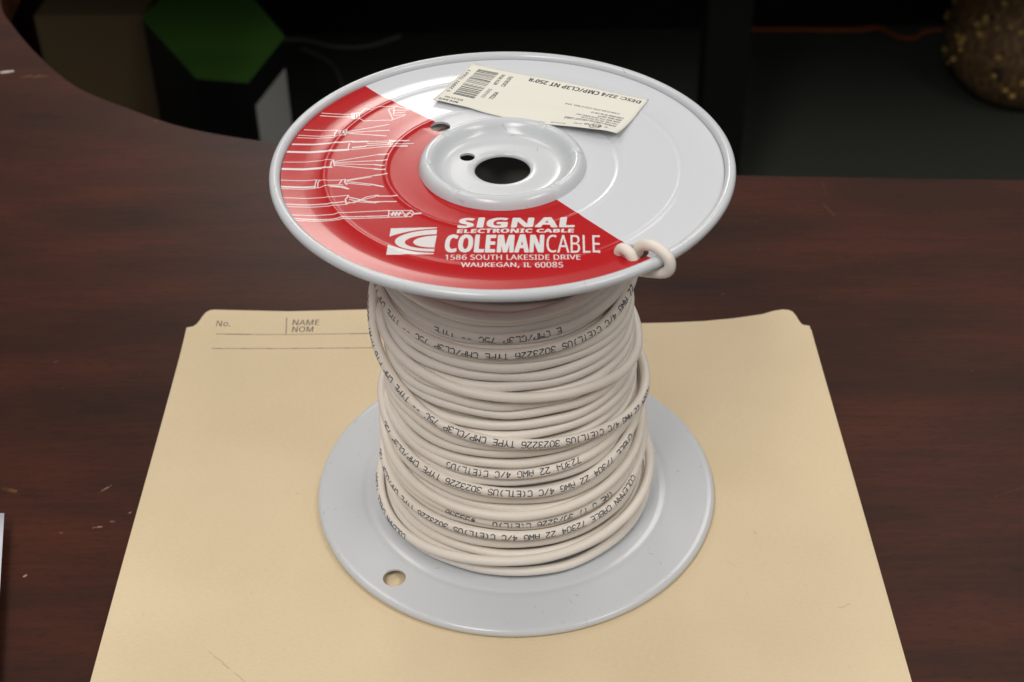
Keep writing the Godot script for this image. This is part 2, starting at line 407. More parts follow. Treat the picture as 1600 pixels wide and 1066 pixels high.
# dark reddish wood laminate: long streaks along x, with pores, scratches and chips
const DESK_O := Vector2(-480, -560)
const DESK_S := 2.0
func desk_image() -> Image:
	var w := 2048; var h := 2048
	var mk := func(sd: int, f: float, iw: int, ih: int, oct: int) -> PackedByteArray:
		var n := FastNoiseLite.new(); n.seed = sd; n.frequency = f; n.fractal_octaves = oct
		var im := n.get_image(iw, ih, false, false, true); im.resize(w, h, Image.INTERPOLATE_CUBIC)
		return im.get_data()
	var broad: PackedByteArray = mk.call(21, 0.028, 160, 640, 4)
	var fine: PackedByteArray = mk.call(22, 0.13, 150, 2048, 3)
	var pore: PackedByteArray = mk.call(23, 0.3, 420, 2048, 1)
	var out := PackedByteArray(); out.resize(w * h * 3)
	for i in w * h:
		var t := broad[i] * 0.0022 + fine[i] * 0.0010
		var k := 0.88 if pore[i] > 182 else 1.0
		# from blackish brown to red brown, sRGB bytes
		out[i * 3] = int((36.0 + 54.0 * t) * k); out[i * 3 + 1] = int((17.0 + 25.0 * t) * k); out[i * 3 + 2] = int((10.0 + 14.0 * t) * k)
	var img := Image.create_from_data(w, h, false, Image.FORMAT_RGB8, out)
	rng.seed = 31
	var chip := func(x: float, z: float, dx: float, dz: float, wd: float, c: Color, a: float) -> void:
		var p := (Vector2(x, z) - DESK_O) * DESK_S
		var q := p + Vector2(dx, dz) * DESK_S
		for i in 4:
			var t := i / 4.0
			var m := p.lerp(q, t); var e := p.lerp(q, t + 0.25)
			var under := img.get_pixelv(Vector2i(m).clamp(Vector2i.ZERO, Vector2i(2047, 2047)))
			stroke(img, PackedVector2Array([m, e]), wd * DESK_S * (1.0 - absf(t - 0.4) * 0.8), under.lerp(c, a * rng.randf_range(0.6, 1.0)))
	var pale := Color(0.62, 0.54, 0.46)
	var tan := Color(0.46, 0.32, 0.19)
	chip.call(-316.0, -380.0, 9.0, -2.0, 2.6, Color(0.85, 0.8, 0.78), 1.0)
	for c in [[-300, -373, 6, -3, 1.6], [-293, -373, 5, -3, 1.5], [-288, -373, 4, -2, 1.2], [-276, -374, 2, -1, 1.2], [-265, -372.5, 2, -2, 1.4]]:
		chip.call(c[0], c[1], c[2], c[3], c[4], tan, 0.9)
	chip.call(169.0, -240.0, 0.5, 14.0, 0.8, tan, 0.5)
	chip.call(166.0, -216.0, 4.0, 12.0, 1.0, tan, 0.6)
	chip.call(160.0, -228.0, 4.0, -1.5, 0.7, tan, 0.4)
	chip.call(-174.0, 18.5, 4.0, -0.6, 0.9, pale, 0.9)
	chip.call(-168.0, 15.0, 3.0, 0.0, 0.6, pale, 0.5)
	chip.call(-176.0, -2.0, 5.0, -5.0, 0.9, pale, 0.35)
	chip.call(-196.0, 45.5, 1.3, -1.2, 1.0, pale, 0.95)
	chip.call(-187.0, 21.0, 1.5, 0.4, 1.0, tan, 0.7)
	chip.call(-161.0, 10.5, 1.2, -1.0, 0.8, pale, 0.6)
	chip.call(-217.0, -6.0, 6.0, 2.0, 2.2, tan, 0.4)
	chip.call(-208.0, -317.0, 2.0, 1.0, 1.0, pale, 0.4)
	for i in 110:
		chip.call(rng.randf_range(-330, 330), rng.randf_range(-330, 140), rng.randf_range(-2, 2), rng.randf_range(-1, 1), rng.randf_range(0.4, 0.8), pale if i % 3 else tan, rng.randf_range(0.06, 0.35))
	for i in 26:
		chip.call(rng.randf_range(-330, 330), rng.randf_range(-330, 140), rng.randf_range(-40, 40), rng.randf_range(-12, 12), 0.5, tan, rng.randf_range(0.03, 0.12))
	return img

# ---------------------------------------------------------------- reel
# a pressed steel disc: rings of (r, y), with round holes (r, angle, radius); y(r, a) in mm
func disc(st: SurfaceTool, prof: Array, seg: int, holes: Array, c: Vector3, bump: Callable, hint: float, thick: float) -> void:
	var nr := prof.size()
	var P := func(i: int, j: int) -> Vector3:
		var a := TAU * (j % seg) / seg
		return c + Vector3(prof[i][0] * cos(a), prof[i][1] + bump.call(prof[i][0], a), prof[i][0] * sin(a))
	var uvof := func(p: Vector3) -> Vector2: return Vector2(0.5 + (p.x - c.x) * FS / 2048.0, 0.5 + (p.z - c.z) * FS / 2048.0)
	var skip := {}
	for hl in holes:
		var hc := c + Vector3(hl[0] * cos(hl[1]), 0, hl[0] * sin(hl[1]))
		var i0 := 0; var i1 := nr - 1
		for i in nr:
			if prof[i][0] <= hl[0] - hl[2] - 0.7: i0 = i
		for i in range(nr - 1, -1, -1):
			if prof[i][0] >= hl[0] + hl[2] + 0.7: i1 = i
		var da: float = (hl[2] + 1.2) / hl[0]
		var j0 := int(floor((hl[1] - da) / TAU * seg)); var j1 := int(ceil((hl[1] + da) / TAU * seg))
		var loop := []
		for j in range(j0, j1): loop.append([i0, j])
		for i in range(i0, i1): loop.append([i, j1])
		for j in range(j1, j0, -1): loop.append([i1, j])
		for i in range(i1, i0, -1): loop.append([i, j0])
		for i in range(i0, i1):
			for j in range(j0, j1): skip[Vector2i(i, (j % seg + seg) % seg)] = true
		var ring := []; var out := []
		var edge := []
		for k in loop.size():
			var qa: Array = loop[k]; var qb: Array = loop[(k + 1) % loop.size()]
			var pa: Vector3 = P.call(qa[0], (qa[1] % seg + seg) % seg)
			var pb: Vector3 = P.call(qb[0], (qb[1] % seg + seg) % seg)
			for e in 4: edge.append(pa.lerp(pb, e / 4.0))
		for p in edge:
			var d: Vector3 = Vector3(p.x - hc.x, 0, p.z - hc.z).normalized()
			var e: Vector3 = hc + d * hl[2]
			var rr := Vector2(e.x - c.x, e.z - c.z).length()
			var yy: float = prof[i0][1]
			for i in nr - 1:
				if prof[i][0] <= rr and rr <= prof[i + 1][0] and prof[i + 1][0] > prof[i][0]:
					yy = lerpf(prof[i][1], prof[i + 1][1], (rr - prof[i][0]) / (prof[i + 1][0] - prof[i][0]))
			e.y = c.y + yy
			out.append(p); ring.append(e)
		var m := ring.size()
		for k in m:
			var k2 := (k + 1) % m
			quad(st, out[k], out[k2], ring[k2], ring[k], Vector3(0, hint, 0), uvof.call(out[k]), uvof.call(out[k2]), uvof.call(ring[k2]), uvof.call(ring[k]))
			if thick != 0.0:
				var dn := Vector3(0, -thick, 0)
				st.set_smooth_group(1)
				quad(st, ring[k], ring[k2], ring[k2] + dn, ring[k] + dn, hc - ring[k], Vector2(0.9, 0.4), Vector2(0.9, 0.4), Vector2(0.9, 0.4), Vector2(0.9, 0.4))
				st.set_smooth_group(0)
	for i in nr - 1:
		for j in seg:
			if skip.has(Vector2i(i, j)): continue
			var a: Vector3 = P.call(i, j); var b: Vector3 = P.call(i + 1, j); var d: Vector3 = P.call(i + 1, j + 1); var e: Vector3 = P.call(i, j + 1)
			var t: Vector2 = Vector2(prof[i + 1][0] - prof[i][0], prof[i + 1][1] - prof[i][1])
			var rad := Vector3(cos(TAU * (j + 0.5) / seg), 0, sin(TAU * (j + 0.5) / seg))
			var nrm := (Vector3(0, t.x, 0) - rad * t.y) * hint
			quad(st, a, b, d, e, nrm, uvof.call(a), uvof.call(b), uvof.call(d), uvof.call(e))

func no_bump(_r: float, _a: float) -> float: return 0.0
func hub_bump(r: float, a: float) -> float:
	if r < 23.5 or r > 29.9: return 0.0
	var s := 0.0
	for k in [-0.95, -0.12, 0.87, 2.2, -2.45, 3.0]:
		var d := wrapf(a - k, -PI, PI) * 27.0
		s += exp(-d * d / 1.3)
	return -0.55 * s * (1.0 - absf(r - 26.8) / 4.0)
func sag(r: float, a: float) -> float:
	return 0.10 * sin(2.0 * a + 0.6) * r / 80.0 + 0.06 * sin(3.0 * a + 2.0) * r / 80.0

func arc(prof: Array, cr: float, cy: float, rad: float, a0: float, a1: float, n: int) -> void:
	for i in n + 1:
		var a := deg_to_rad(lerpf(a0, a1, float(i) / n))
		prof.append([cr + rad * cos(a), cy + rad * sin(a)])

func build_reel() -> void:
	var reel := thing("cable_spool", "white enamelled metal cable spool with half red printed top flange standing on manila folder", "spool")
	# upper flange
	var face := [[29.9, 0.0], [30.6, 0.0], [31.4, 0.0], [35.0, 0.0], [39.6, 0.0], [40.3, 0.03], [40.9, 0.16], [41.5, 0.22], [42.1, 0.16], [42.7, 0.03], [43.4, 0.0], [48, 0.0], [54, 0.0], [60.4, 0.0], [61.6, 0.0], [62.2, 0.03], [62.8, 0.16], [63.4, 0.22], [64.0, 0.16], [64.5, 0.03], [64.7, 0.0], [70.3, 0.0], [71.2, 0.06], [73.9, 0.36], [76.0, 0.62], [78.4, 0.9]]
	var st := begin()
	var holes := [[36.0, deg_to_rad(-129.5), 3.7], [70.6, deg_to_rad(52.6), 4.7]]
	disc(st, face, 240, holes, TOP, sag, 1.0, 0.9)
	var under := []
	for q in face: under.append([q[0], q[1] - 0.9])
	disc(st, under, 240, holes, TOP, sag, -1.0, 0.0)
	var flange := part(done(st), "top_flange", mat.flange, reel)
	flange.set_meta("label", "upper flange, half red with white lettering and cable drawings, half white")
	st = begin()
	var rim := [[78.2, 0.2]]
	arc(rim, 80.5, 1.2, 1.95, 200, -80, 18)
	rim.append_array([[79.2, -0.9], [78.0, -0.4]])
	disc(st, rim, 300, [], TOP, sag, 1.0, 0.0)
	part(done(st), "rolled_rim", mat.enamel, flange)
	st = begin()
	var hub := [[9.9, -2.7], [9.95, -2.2], [10.15, -1.75], [10.8, -1.35], [11.4, -1.25], [13.0, -1.25], [16.0, -1.25], [18.2, -1.25], [19.6, -1.2], [21.2, -1.0], [22.3, -0.4], [23.2, 0.6], [24.0, 1.8], [24.7, 2.75], [25.4, 3.35], [26.2, 3.7], [27.0, 3.75], [27.8, 3.55], [28.5, 3.05], [29.1, 2.3], [29.5, 1.4], [29.75, 0.6], [30.0, -0.3]]
	disc(st, hub, 240, [[14.9, deg_to_rad(-148.0), 2.75]], TOP, hub_bump, 1.0, 0.9)
	part(done(st), "hub", mat.enamel, flange)
	# lower flange, seen on its inner side
	var low := [[20.0, 3.9], [48.0, 3.9], [56.0, 3.9], [59.5, 3.9], [60.6, 3.85], [61.4, 3.62], [62.2, 3.5], [63.0, 3.6], [63.9, 3.82], [64.6, 3.88], [66.5, 3.9], [72.0, 3.88], [77.6, 3.84]]
	st = begin()
	disc(st, low, 240, [[72.0, deg_to_rad(131.8), 4.5]], Vector3(0, 0, 0), no_bump, 1.0, 0.9)
	var lunder := []
	for q in low: lunder.append([q[0], q[1] - 0.9])
	disc(st, lunder, 240, [[72.0, deg_to_rad(131.8), 4.5]], Vector3(0, 0, 0), no_bump, -1.0, 0.0)
	var foot := part(done(st), "bottom_flange", mat.enamel, reel)
	st = begin()
	var lrim := [[77.5, 3.845], [79.0, 3.8]]
	arc(lrim, 80.5, 1.95, 1.93, 78, -170, 16)
	disc(st, lrim, 300, [], Vector3(0, 0, 0), no_bump, 1.0, 0.0)
	part(done(st), "rolled_rim", mat.enamel, foot)
	# barrel
	st = begin()
	for wall in [[26.0, 1.0], [24.8, -1.0]]:
		for j in 64:
			var a := TAU * j / 64; var b := TAU * (j + 1) / 64
			var d0: Vector3 = Vector3(cos(a), 0, sin(a)) * wall[0]; var d1: Vector3 = Vector3(cos(b), 0, sin(b)) * wall[0]
			var lo := Vector3(0, 2.5, 0); var hi := TOP + Vector3(0, -1.3, 0)
			quad(st, lo + d0, lo + d1, hi + d1, hi + d0, (d0 + d1) * wall[1])
	part(done(st), "barrel", mat.steel, reel)
	# paper label, its near edge standing off the flange
	st = begin()
	var A := Vector2(-11.8, -76.6); var ex := Vector2(0.907, 0.421); var ey := Vector2(-0.421, 0.907)
	var nu := 50; var nv := 20
	var L := func(i: int, j: int, dy: float) -> Vector3:
		var u := float(i) / nu; var v := float(j) / nv
		var q := A + ex * 74.5 * u + ey * 34.0 * v
		var lift := 0.22 + 0.5 * v * v * (0.5 + 0.5 * sin(u * 9.0 + 0.5)) + 3.0 * pow(v, 3.0) * smoothstep(0.45, 1.0, u) + 0.9 * pow(v, 4.0) * (1.0 - smoothstep(0.0, 0.3, u))
		var r := q.length()
		lift += 0.36 * maxf(exp(-pow((r - 63.4) / 3.0, 2.0)), exp(-pow((r - 41.5) / 3.0, 2.0)))
		if r > 74.0: lift += (r - 74.0) * 0.12
		return TOP + Vector3(q.x, lift + dy, q.y)
	for dy in [0.14, 0.0]:
		for i in nu:
			for j in nv:
				var uv := func(a: int, b: int) -> Vector2: return Vector2(1.0 - float(a) / nu, 1.0 - float(b) / nv)
				quad(st, L.call(i, j, dy), L.call(i + 1, j, dy), L.call(i + 1, j + 1, dy), L.call(i, j + 1, dy), Vector3(0, 1.0 if dy > 0.0 else -1.0, 0), uv.call(i, j), uv.call(i + 1, j), uv.call(i + 1, j + 1), uv.call(i, j + 1))
	for i in nu:
		for j in [0, nv]:
			quad(st, L.call(i, j, 0.0), L.call(i + 1, j, 0.0), L.call(i + 1, j, 0.14), L.call(i, j, 0.14), Vector3(ey.x, 0, ey.y) * (1.0 if j else -1.0), Vector2(0.5, 0.3), Vector2(0.5, 0.3), Vector2(0.5, 0.3), Vector2(0.5, 0.3))
	for j in nv:
		for i in [0, nu]:
			quad(st, L.call(i, j, 0.0), L.call(i, j + 1, 0.0), L.call(i, j + 1, 0.14), L.call(i, j, 0.14), Vector3(ex.x, 0, ex.y) * (1.0 if i else -1.0), Vector2(0.5, 0.3), Vector2(0.5, 0.3), Vector2(0.5, 0.3), Vector2(0.5, 0.3))
	var lb := part(done(st), "paper_label", mat.label, reel)
	lb.set_meta("label", "cream paper label with barcode and upside-down black print on the white half")

# ---------------------------------------------------------------- cable
func layer_r(h: float) -> float: return 51.5 - 8.7 * clampf(h / 150.0, 0.0, 1.0)
func axis_at(h: float) -> Vector3: return Vector3(TOP.x, 0, TOP.z) * clampf(h / 157.0, 0.0, 1.0)
func on_wind(a: float, h: float, off: float) -> Vector3:
	var r := layer_r(h) + off
	return axis_at(h) + Vector3(cos(a) * r, h, sin(a) * r)

# heights of a loose turn from (angle, height) marks across the front, carried smoothly round the back
func loop_heights(marks: Array, n: int) -> PackedFloat32Array:
	var m := marks.duplicate()
	m.sort_custom(func(p, q): return p[0] < q[0])
	var out := PackedFloat32Array()
	for i in n:
		var a := -90.0 + 360.0 * i / n
		var k := m.size() - 1
		for j in m.size():
			if m[j][0] > a:
				k = j - 1
				break
		var p: Array = m[k] if k >= 0 else [m[-1][0] - 360.0, m[-1][1]]
		var q: Array = m[k + 1] if k + 1 < m.size() else [m[0][0] + 360.0, m[0][1]]
		var t: float = (a - p[0]) / maxf(q[0] - p[0], 0.001)
		out.append(lerpf(p[1], q[1], t * t * (3.0 - 2.0 * t) if q[0] - p[0] > 40.0 else t))
	for it in 14:
		var s := out.duplicate()
		for i in n: out[i] = (s[(i - 1 + n) % n] + 2.0 * s[i] + s[(i + 1) % n]) * 0.25
	return out

# dot-printer strokes on a 4 x 6 grid, y up
const GLYPH := {
	"A": [[0,0,0,4,2,6,4,4,4,0],[0,2.5,4,2.5]], "B": [[0,0,0,6,3,6,4,5,4,4,3,3,0,3],[3,3,4,2,4,1,3,0,0,0]], "C": [[4,5,3,6,1,6,0,5,0,1,1,0,3,0,4,1]],
	"E": [[4,6,0,6,0,0,4,0],[0,3,3,3]], "F": [[4,6,0,6,0,0],[0,3,3,3]], "G": [[4,5,3,6,1,6,0,5,0,1,1,0,3,0,4,1,4,3,2,3]], "L": [[0,6,0,0,4,0]],
	"M": [[0,0,0,6,2,3,4,6,4,0]], "N": [[0,0,0,6,4,0,4,6]], "O": [[1,0,0,1,0,5,1,6,3,6,4,5,4,1,3,0,1,0]], "P": [[0,0,0,6,3,6,4,5,4,4,3,3,0,3]],
	"S": [[4,5,3,6,1,6,0,5,0,4,1,3,3,3,4,2,4,1,3,0,1,0,0,1]], "T": [[0,6,4,6],[2,6,2,0]], "U": [[0,6,0,1,1,0,3,0,4,1,4,6]], "W": [[0,6,0,0,2,3,4,0,4,6]],
	"Y": [[0,6,2,3,4,6],[2,3,2,0]], "/": [[0,0,4,6]], "-": [[0.5,3,3.5,3]], "(": [[3,6,1.5,4.5,1.5,1.5,3,0]], ")": [[1,6,2.5,4.5,2.5,1.5,1,0]], "#": [[1,0,1.6,6],[2.6,0,3.2,6],[0,2,4,2],[0,4,4,4]],
	"0": [[1,0,0,1,0,5,1,6,3,6,4,5,4,1,3,0,1,0]], "2": [[0,5,1,6,3,6,4,5,4,4,0,0,4,0]], "3": [[0,5,1,6,3,6,4,5,4,4,3,3,1.5,3],[3,3,4,2,4,1,3,0,1,0,0,1]],
	"4": [[3,0,3,6,0,2,4,2]], "5": [[4,6,0,6,0,3.5,3,3.5,4,2.5,4,1,3,0,0,0.3]], "6": [[4,5.5,3,6,1,6,0,5,0,1,1,0,3,0,4,1,4,2.5,3,3.3,0,3]], "7": [[0,6,4,6,1.5,0]],
	"8": [[1,3,0,4,0,5,1,6,3,6,4,5,4,4,3,3,1,3,0,2,0,1,1,0,3,0,4,1,4,2,3,3]], "9": [[0,0.5,1,0,3,0,4,1,4,5,3,6,1,6,0,5,0,3.8,1,3,4,3]]}

# strokes of a legend wrapped on the cable; from arc place s0 (mm along the path) the text runs against or along it
func legend(path: PackedVector3Array, s0: float, text: String, roll: float, dropout: float) -> SurfaceTool:
	var st := begin(false)
	var n := path.size()
	var acc := PackedFloat32Array([0.0])
	for i in range(1, n + 1): acc.append(acc[i - 1] + path[i % n].distance_to(path[(i - 1) % n]))
	var total := acc[n]
	var at := func(s: float, v: float, lift: float) -> Array:
		s = fposmod(s, total)
		var lo := acc.bsearch(s) - 1
		lo = clampi(lo, 0, n - 1)
		var t: float = (s - acc[lo]) / maxf(acc[lo + 1] - acc[lo], 1e-5)
		var p := path[lo].lerp(path[(lo + 1) % n], t)
		var tan := (path[(lo + 2) % n] - path[lo]).normalized().lerp((path[(lo + 3) % n] - path[(lo + 1) % n]).normalized(), t).normalized()
		var outw := Vector3(p.x, 0, p.z).normalized()
		outw = (outw - tan * outw.dot(tan)).normalized()
		var upw := outw.cross(tan) if outw.cross(tan).y > 0 else tan.cross(outw)
		var f := roll + 0.26 * sin(s * 0.033 + s0) + v / CABLE_R
		var d := outw * cos(f) + upw * sin(f)
		return [p + d * (CABLE_R + lift), d]
	var gw := 1.5; var gh := 2.35; var adv := 2.06; var half := 0.19
	var pen := s0
	for ch in text:
		if GLYPH.has(ch):
			for poly in GLYPH[ch]:
				var pts := []
				for i in range(0, poly.size(), 2):
					var q := Vector2(poly[i] / 4.0 * gw, poly[i + 1] / 6.0 * gh - gh * 0.5)
					if i > 0:
						var p0: Vector2 = pts[-1]
						var k := maxi(1, int(ceil(absf(q.y - p0.y) / 0.4)))
						for e in range(1, k + 1): pts.append(p0.lerp(q, float(e) / k))
					else: pts.append(q)
				for i in pts.size() - 1:
					if rng.randf() < dropout: continue
					var a: Vector2 = pts[i]; var b: Vector2 = pts[i + 1]
					var d := (b - a).normalized()
					var w := Vector2(-d.y, d.x) * half
					a -= d * half * 0.5; b += d * half * 0.5
					var cs := []
					for q in [a + w, b + w, b - w, a - w]:
						cs.append(at.call(pen + q.x, -q.y, 0.035))          # the legend stands on its head
					quad(st, cs[0][0], cs[1][0], cs[2][0], cs[3][0], cs[0][1])
		pen += adv
	st.generate_normals()
	return st

func build_cable() -> void:
	var cable := thing("electrical_cable", "off-white round jacketed cable wound in uneven turns on the metal spool, legend printed on jacket", "cable")
	rng.seed = 77
	# the layer below, seen in the gaps
	var deep := PackedVector3Array()
	for i in 37 * 40:
		var h := 6.0 + 146.0 * i / (37.0 * 40.0)
		deep.append(on_wind(TAU * i / 40.0, h, -3.5))
	part(tube(deep, CABLE_R, 8), "inner_winding", mat.jacket, cable)
	# outer turns, bottom to top; heights where each crosses the front
	var hs := [6.1]
	while hs[-1] < 148.0: hs.append(hs[-1] + [4.12, 4.3, 3.9, 4.9, 4.05, 4.2, 4.6][hs.size() % 7])
	var n := 96
	var w1 := FastNoiseLite.new(); w1.seed = 4; w1.frequency = 1.0; w1.fractal_octaves = 2
	for i in hs.size():
		var pts := PackedVector3Array()
		var nx: float = hs[i + 1] if i + 1 < hs.size() else hs[i] + 3.0
		for k in n + 1:
			var a := TAU * k / n
			var back := -PI * 0.5 + a
			var h := lerpf(hs[i], nx, smoothstep(0.80, 1.0, float(k) / n))
			var row: float = hs[i] / 22.0
			h += 2.3 * w1.get_noise_3d(cos(back) * 0.55, sin(back) * 0.55, row) + 0.7 * w1.get_noise_3d(cos(back) * 1.2 + 9, sin(back) * 1.2, row * 5.0)
			var off := 0.9 * w1.get_noise_3d(cos(back) * 0.8 + 31, sin(back) * 0.8, i * 1.7) - 0.1 + 3.6 * exp(-(hs[i] - 6.0) / 6.5)
			if k == n:   # meet the next turn
				pass
			pts.append(on_wind(back, clampf(h, 5.9, 152.6), off))
		part(tube(pts, CABLE_R, 12), "cable_turn", mat.jacket, cable)
	# loose turns lying over the others
	var T := [
		{"off": 3.1, "m": [[160, 114], [150, 112.3], [139, 111.7], [128, 111.4], [106, 110.8], [87, 111.2], [66, 112.0], [46, 112.4], [37, 113.7], [29, 115.8], [15, 119], [-30, 122], [-120, 121]],
			"text": "22 AWG 4/C C(ETL)US 3023226 TYPE CMP/CL3P 75C -- TYPE CMP FT6", "s": -7.0, "roll": 0.30, "drop": 0.02},
		{"off": 0.8, "m": [[160, 118.5], [117, 116.2], [98, 116.0], [80, 116.6], [59, 117.2], [20, 119], [-90, 118]],
			"text": "E CMP/CL3P 75C -- TYPE", "s": 29.0, "roll": 0.16, "drop": 0.12},
		{"off": 3.2, "m": [[190, 108], [180, 98.5], [175, 93.5], [168, 88.5], [161, 85.3], [150, 83.0], [139, 79.2], [131, 77.3], [124, 75.4], [115, 74.0], [101, 72.4], [91, 71.3], [76, 69.5], [64, 68.3], [52, 67.0], [41, 65.0], [31, 63.8], [20, 62.8], [5, 63], [-20, 69], [-60, 82], [-110, 98]],
			"text": "72304 22 AWG 4/C C(ETL)US 3023226 TYPE CMP/CL3P 75C -- TYPE CMP FT6 M/WT 0085E 1986", "s": -17.0, "roll": 0.30, "drop": 0.02},
		{"off": 1.2, "m": [[150, 57], [127, 55.2], [106, 54.6], [79, 54.8], [59, 55.4], [20, 58], [-90, 58]],
			"text": "72304 22 AWG 4/C C(ETL)US", "s": 26.0, "roll": 0.52, "drop": 0.15},
		{"off": 3.1, "m": [[175, 58], [163, 55.3], [153, 53.0], [139, 50.6], [124, 48.9], [106, 48.1], [87, 47.2], [74, 46.4], [65, 46.6], [57, 47.3], [49, 49.0], [40, 50.6], [31, 53.2], [15, 58], [-30, 64], [-110, 63]],
			"text": "CABLE 72304 22 AWG 4/C C(ETL)US 3023226 TYPE CMP/CL3P 75C", "s": 1.0, "roll": 0.32, "drop": 0.03},
		{"off": 1.6, "m": [[120, 33], [86, 30.8], [74, 31.0], [55, 31.0], [42, 32.0], [10, 35], [-90, 36]],
			"text": "1(WEIGHT) 3023226 C(ETL)0 1 #99998", "s": 11.0, "roll": 0.15, "drop": 0.15},
		{"off": 3.2, "m": [[180, 30], [165, 27.5], [150, 26.7], [128, 26.4], [104, 26.6], [78, 25.8], [57, 26.1], [46, 26.5], [38, 27.6], [32, 30.0], [20, 35], [-20, 42], [-110, 38]],
			"text": "COLEMAN CABLE 72304 22 AWG 4/C C(ETL)US 3023226 TYPE CMP/CL3P 75C", "s": 0.0, "roll": 0.32, "drop": 0.01},
		{"off": 5.0, "m": [[200, 13], [175, 9.6], [165, 9.0], [155, 8.7], [147, 8.8], [133, 10.2], [117, 12.6], [104, 14.2], [91, 15.0], [78, 15.4], [64, 16.4], [48, 17.4], [33, 17.6], [17, 18.4], [0, 20], [-90, 17]],
			"text": "COLEMAN CABLE 72304", "s": 107.0, "roll": 0.42, "drop": 0.01},
		{"off": 2.6, "m": [[180, 128], [130, 127], [90, 126], [50, 128.5], [20, 133], [-90, 134]], "text": "", "s": 0.0, "roll": 0.3, "drop": 0.0},
		{"off": 2.7, "m": [[180, 97], [140, 95], [90, 92], [50, 88], [30, 84], [10, 82], [-60, 90], [-120, 97]], "text": "", "s": 0.0, "roll": 0.3, "drop": 0.0},
		{"off": 2.9, "m": [[180, 45], [150, 39.5], [120, 36.5], [90, 35.5], [60, 36.5], [30, 40], [0, 47], [-90, 50]], "text": "", "s": 0.0, "roll": 0.3, "drop": 0.0},
	]
	for t in T:
		var hh := loop_heights(t.m, 120)
		var pts := PackedVector3Array()
		for k in 120:
			var a := deg_to_rad(-90.0 + 3.0 * k)
			var stand := 0.0
			if t.s == -17.0: stand = 2.6 * exp(-pow(wrapf(a - PI, -PI, PI) / 0.42, 2.0)) + 1.8 * exp(-pow(wrapf(a - 0.15, -PI, PI) / 0.4, 2.0))
			pts.append(on_wind(a, clampf(hh[k] - 0.6 - 0.0099 * hh[k], 5.9, 152.0), t.off + stand))
		var turn := part(tube(pts, CABLE_R, 12, true), "cable_turn", mat.jacket, cable)
		if t.text != "":
			# path index 0 lies at the back (-90 deg); the right silhouette (0 deg) is a quarter further on
			var lead := 0.0
			for k in 40: lead += pts[k].distance_to(pts[k + 1])
			part(legend(pts, lead + t.s, t.text, t.roll, t.drop), "printed_text", mat.ink, turn)
	# the end: up through the hole in the flange, round the rolled rim and back in
	var c := TOP
	var K := func(r: float, deg: float, y: float) -> Vector3: return c + Vector3(r * cos(deg_to_rad(deg)), y, r * sin(deg_to_rad(deg)))
	var ctrl := [K.call(46.5, 32.0, -26.0), K.call(49.5, 41.0, -18.0), K.call(56.0, 47.0, -11.0), K.call(65.0, 50.6, -6.0), K.call(70.2, 51.5, -1.0), K.call(71.9, 51.6, 2.6), K.call(75.6, 51.5, 4.9), K.call(79.8, 51.1, 5.25), K.call(83.5, 50.7, 3.6), K.call(84.5, 50.6, 0.6), K.call(83.1, 50.9, -2.2), K.call(79.0, 52.0, -3.7), K.call(73.5, 54.0, -4.4), K.call(68.6, 55.6, -2.6), K.call(67.8, 55.9, 0.2), K.call(69.0, 55.7, 2.1), K.call(71.6, 55.3, 1.9), K.call(73.4, 54.9, -0.3), K.call(74.0, 54.7, -2.8)]
	part(tube(smooth_path(ctrl, 7), CABLE_R, 14), "cable_end", mat.jacket, cable).set_meta("label", "cable end looped through the flange hole and round the rim")

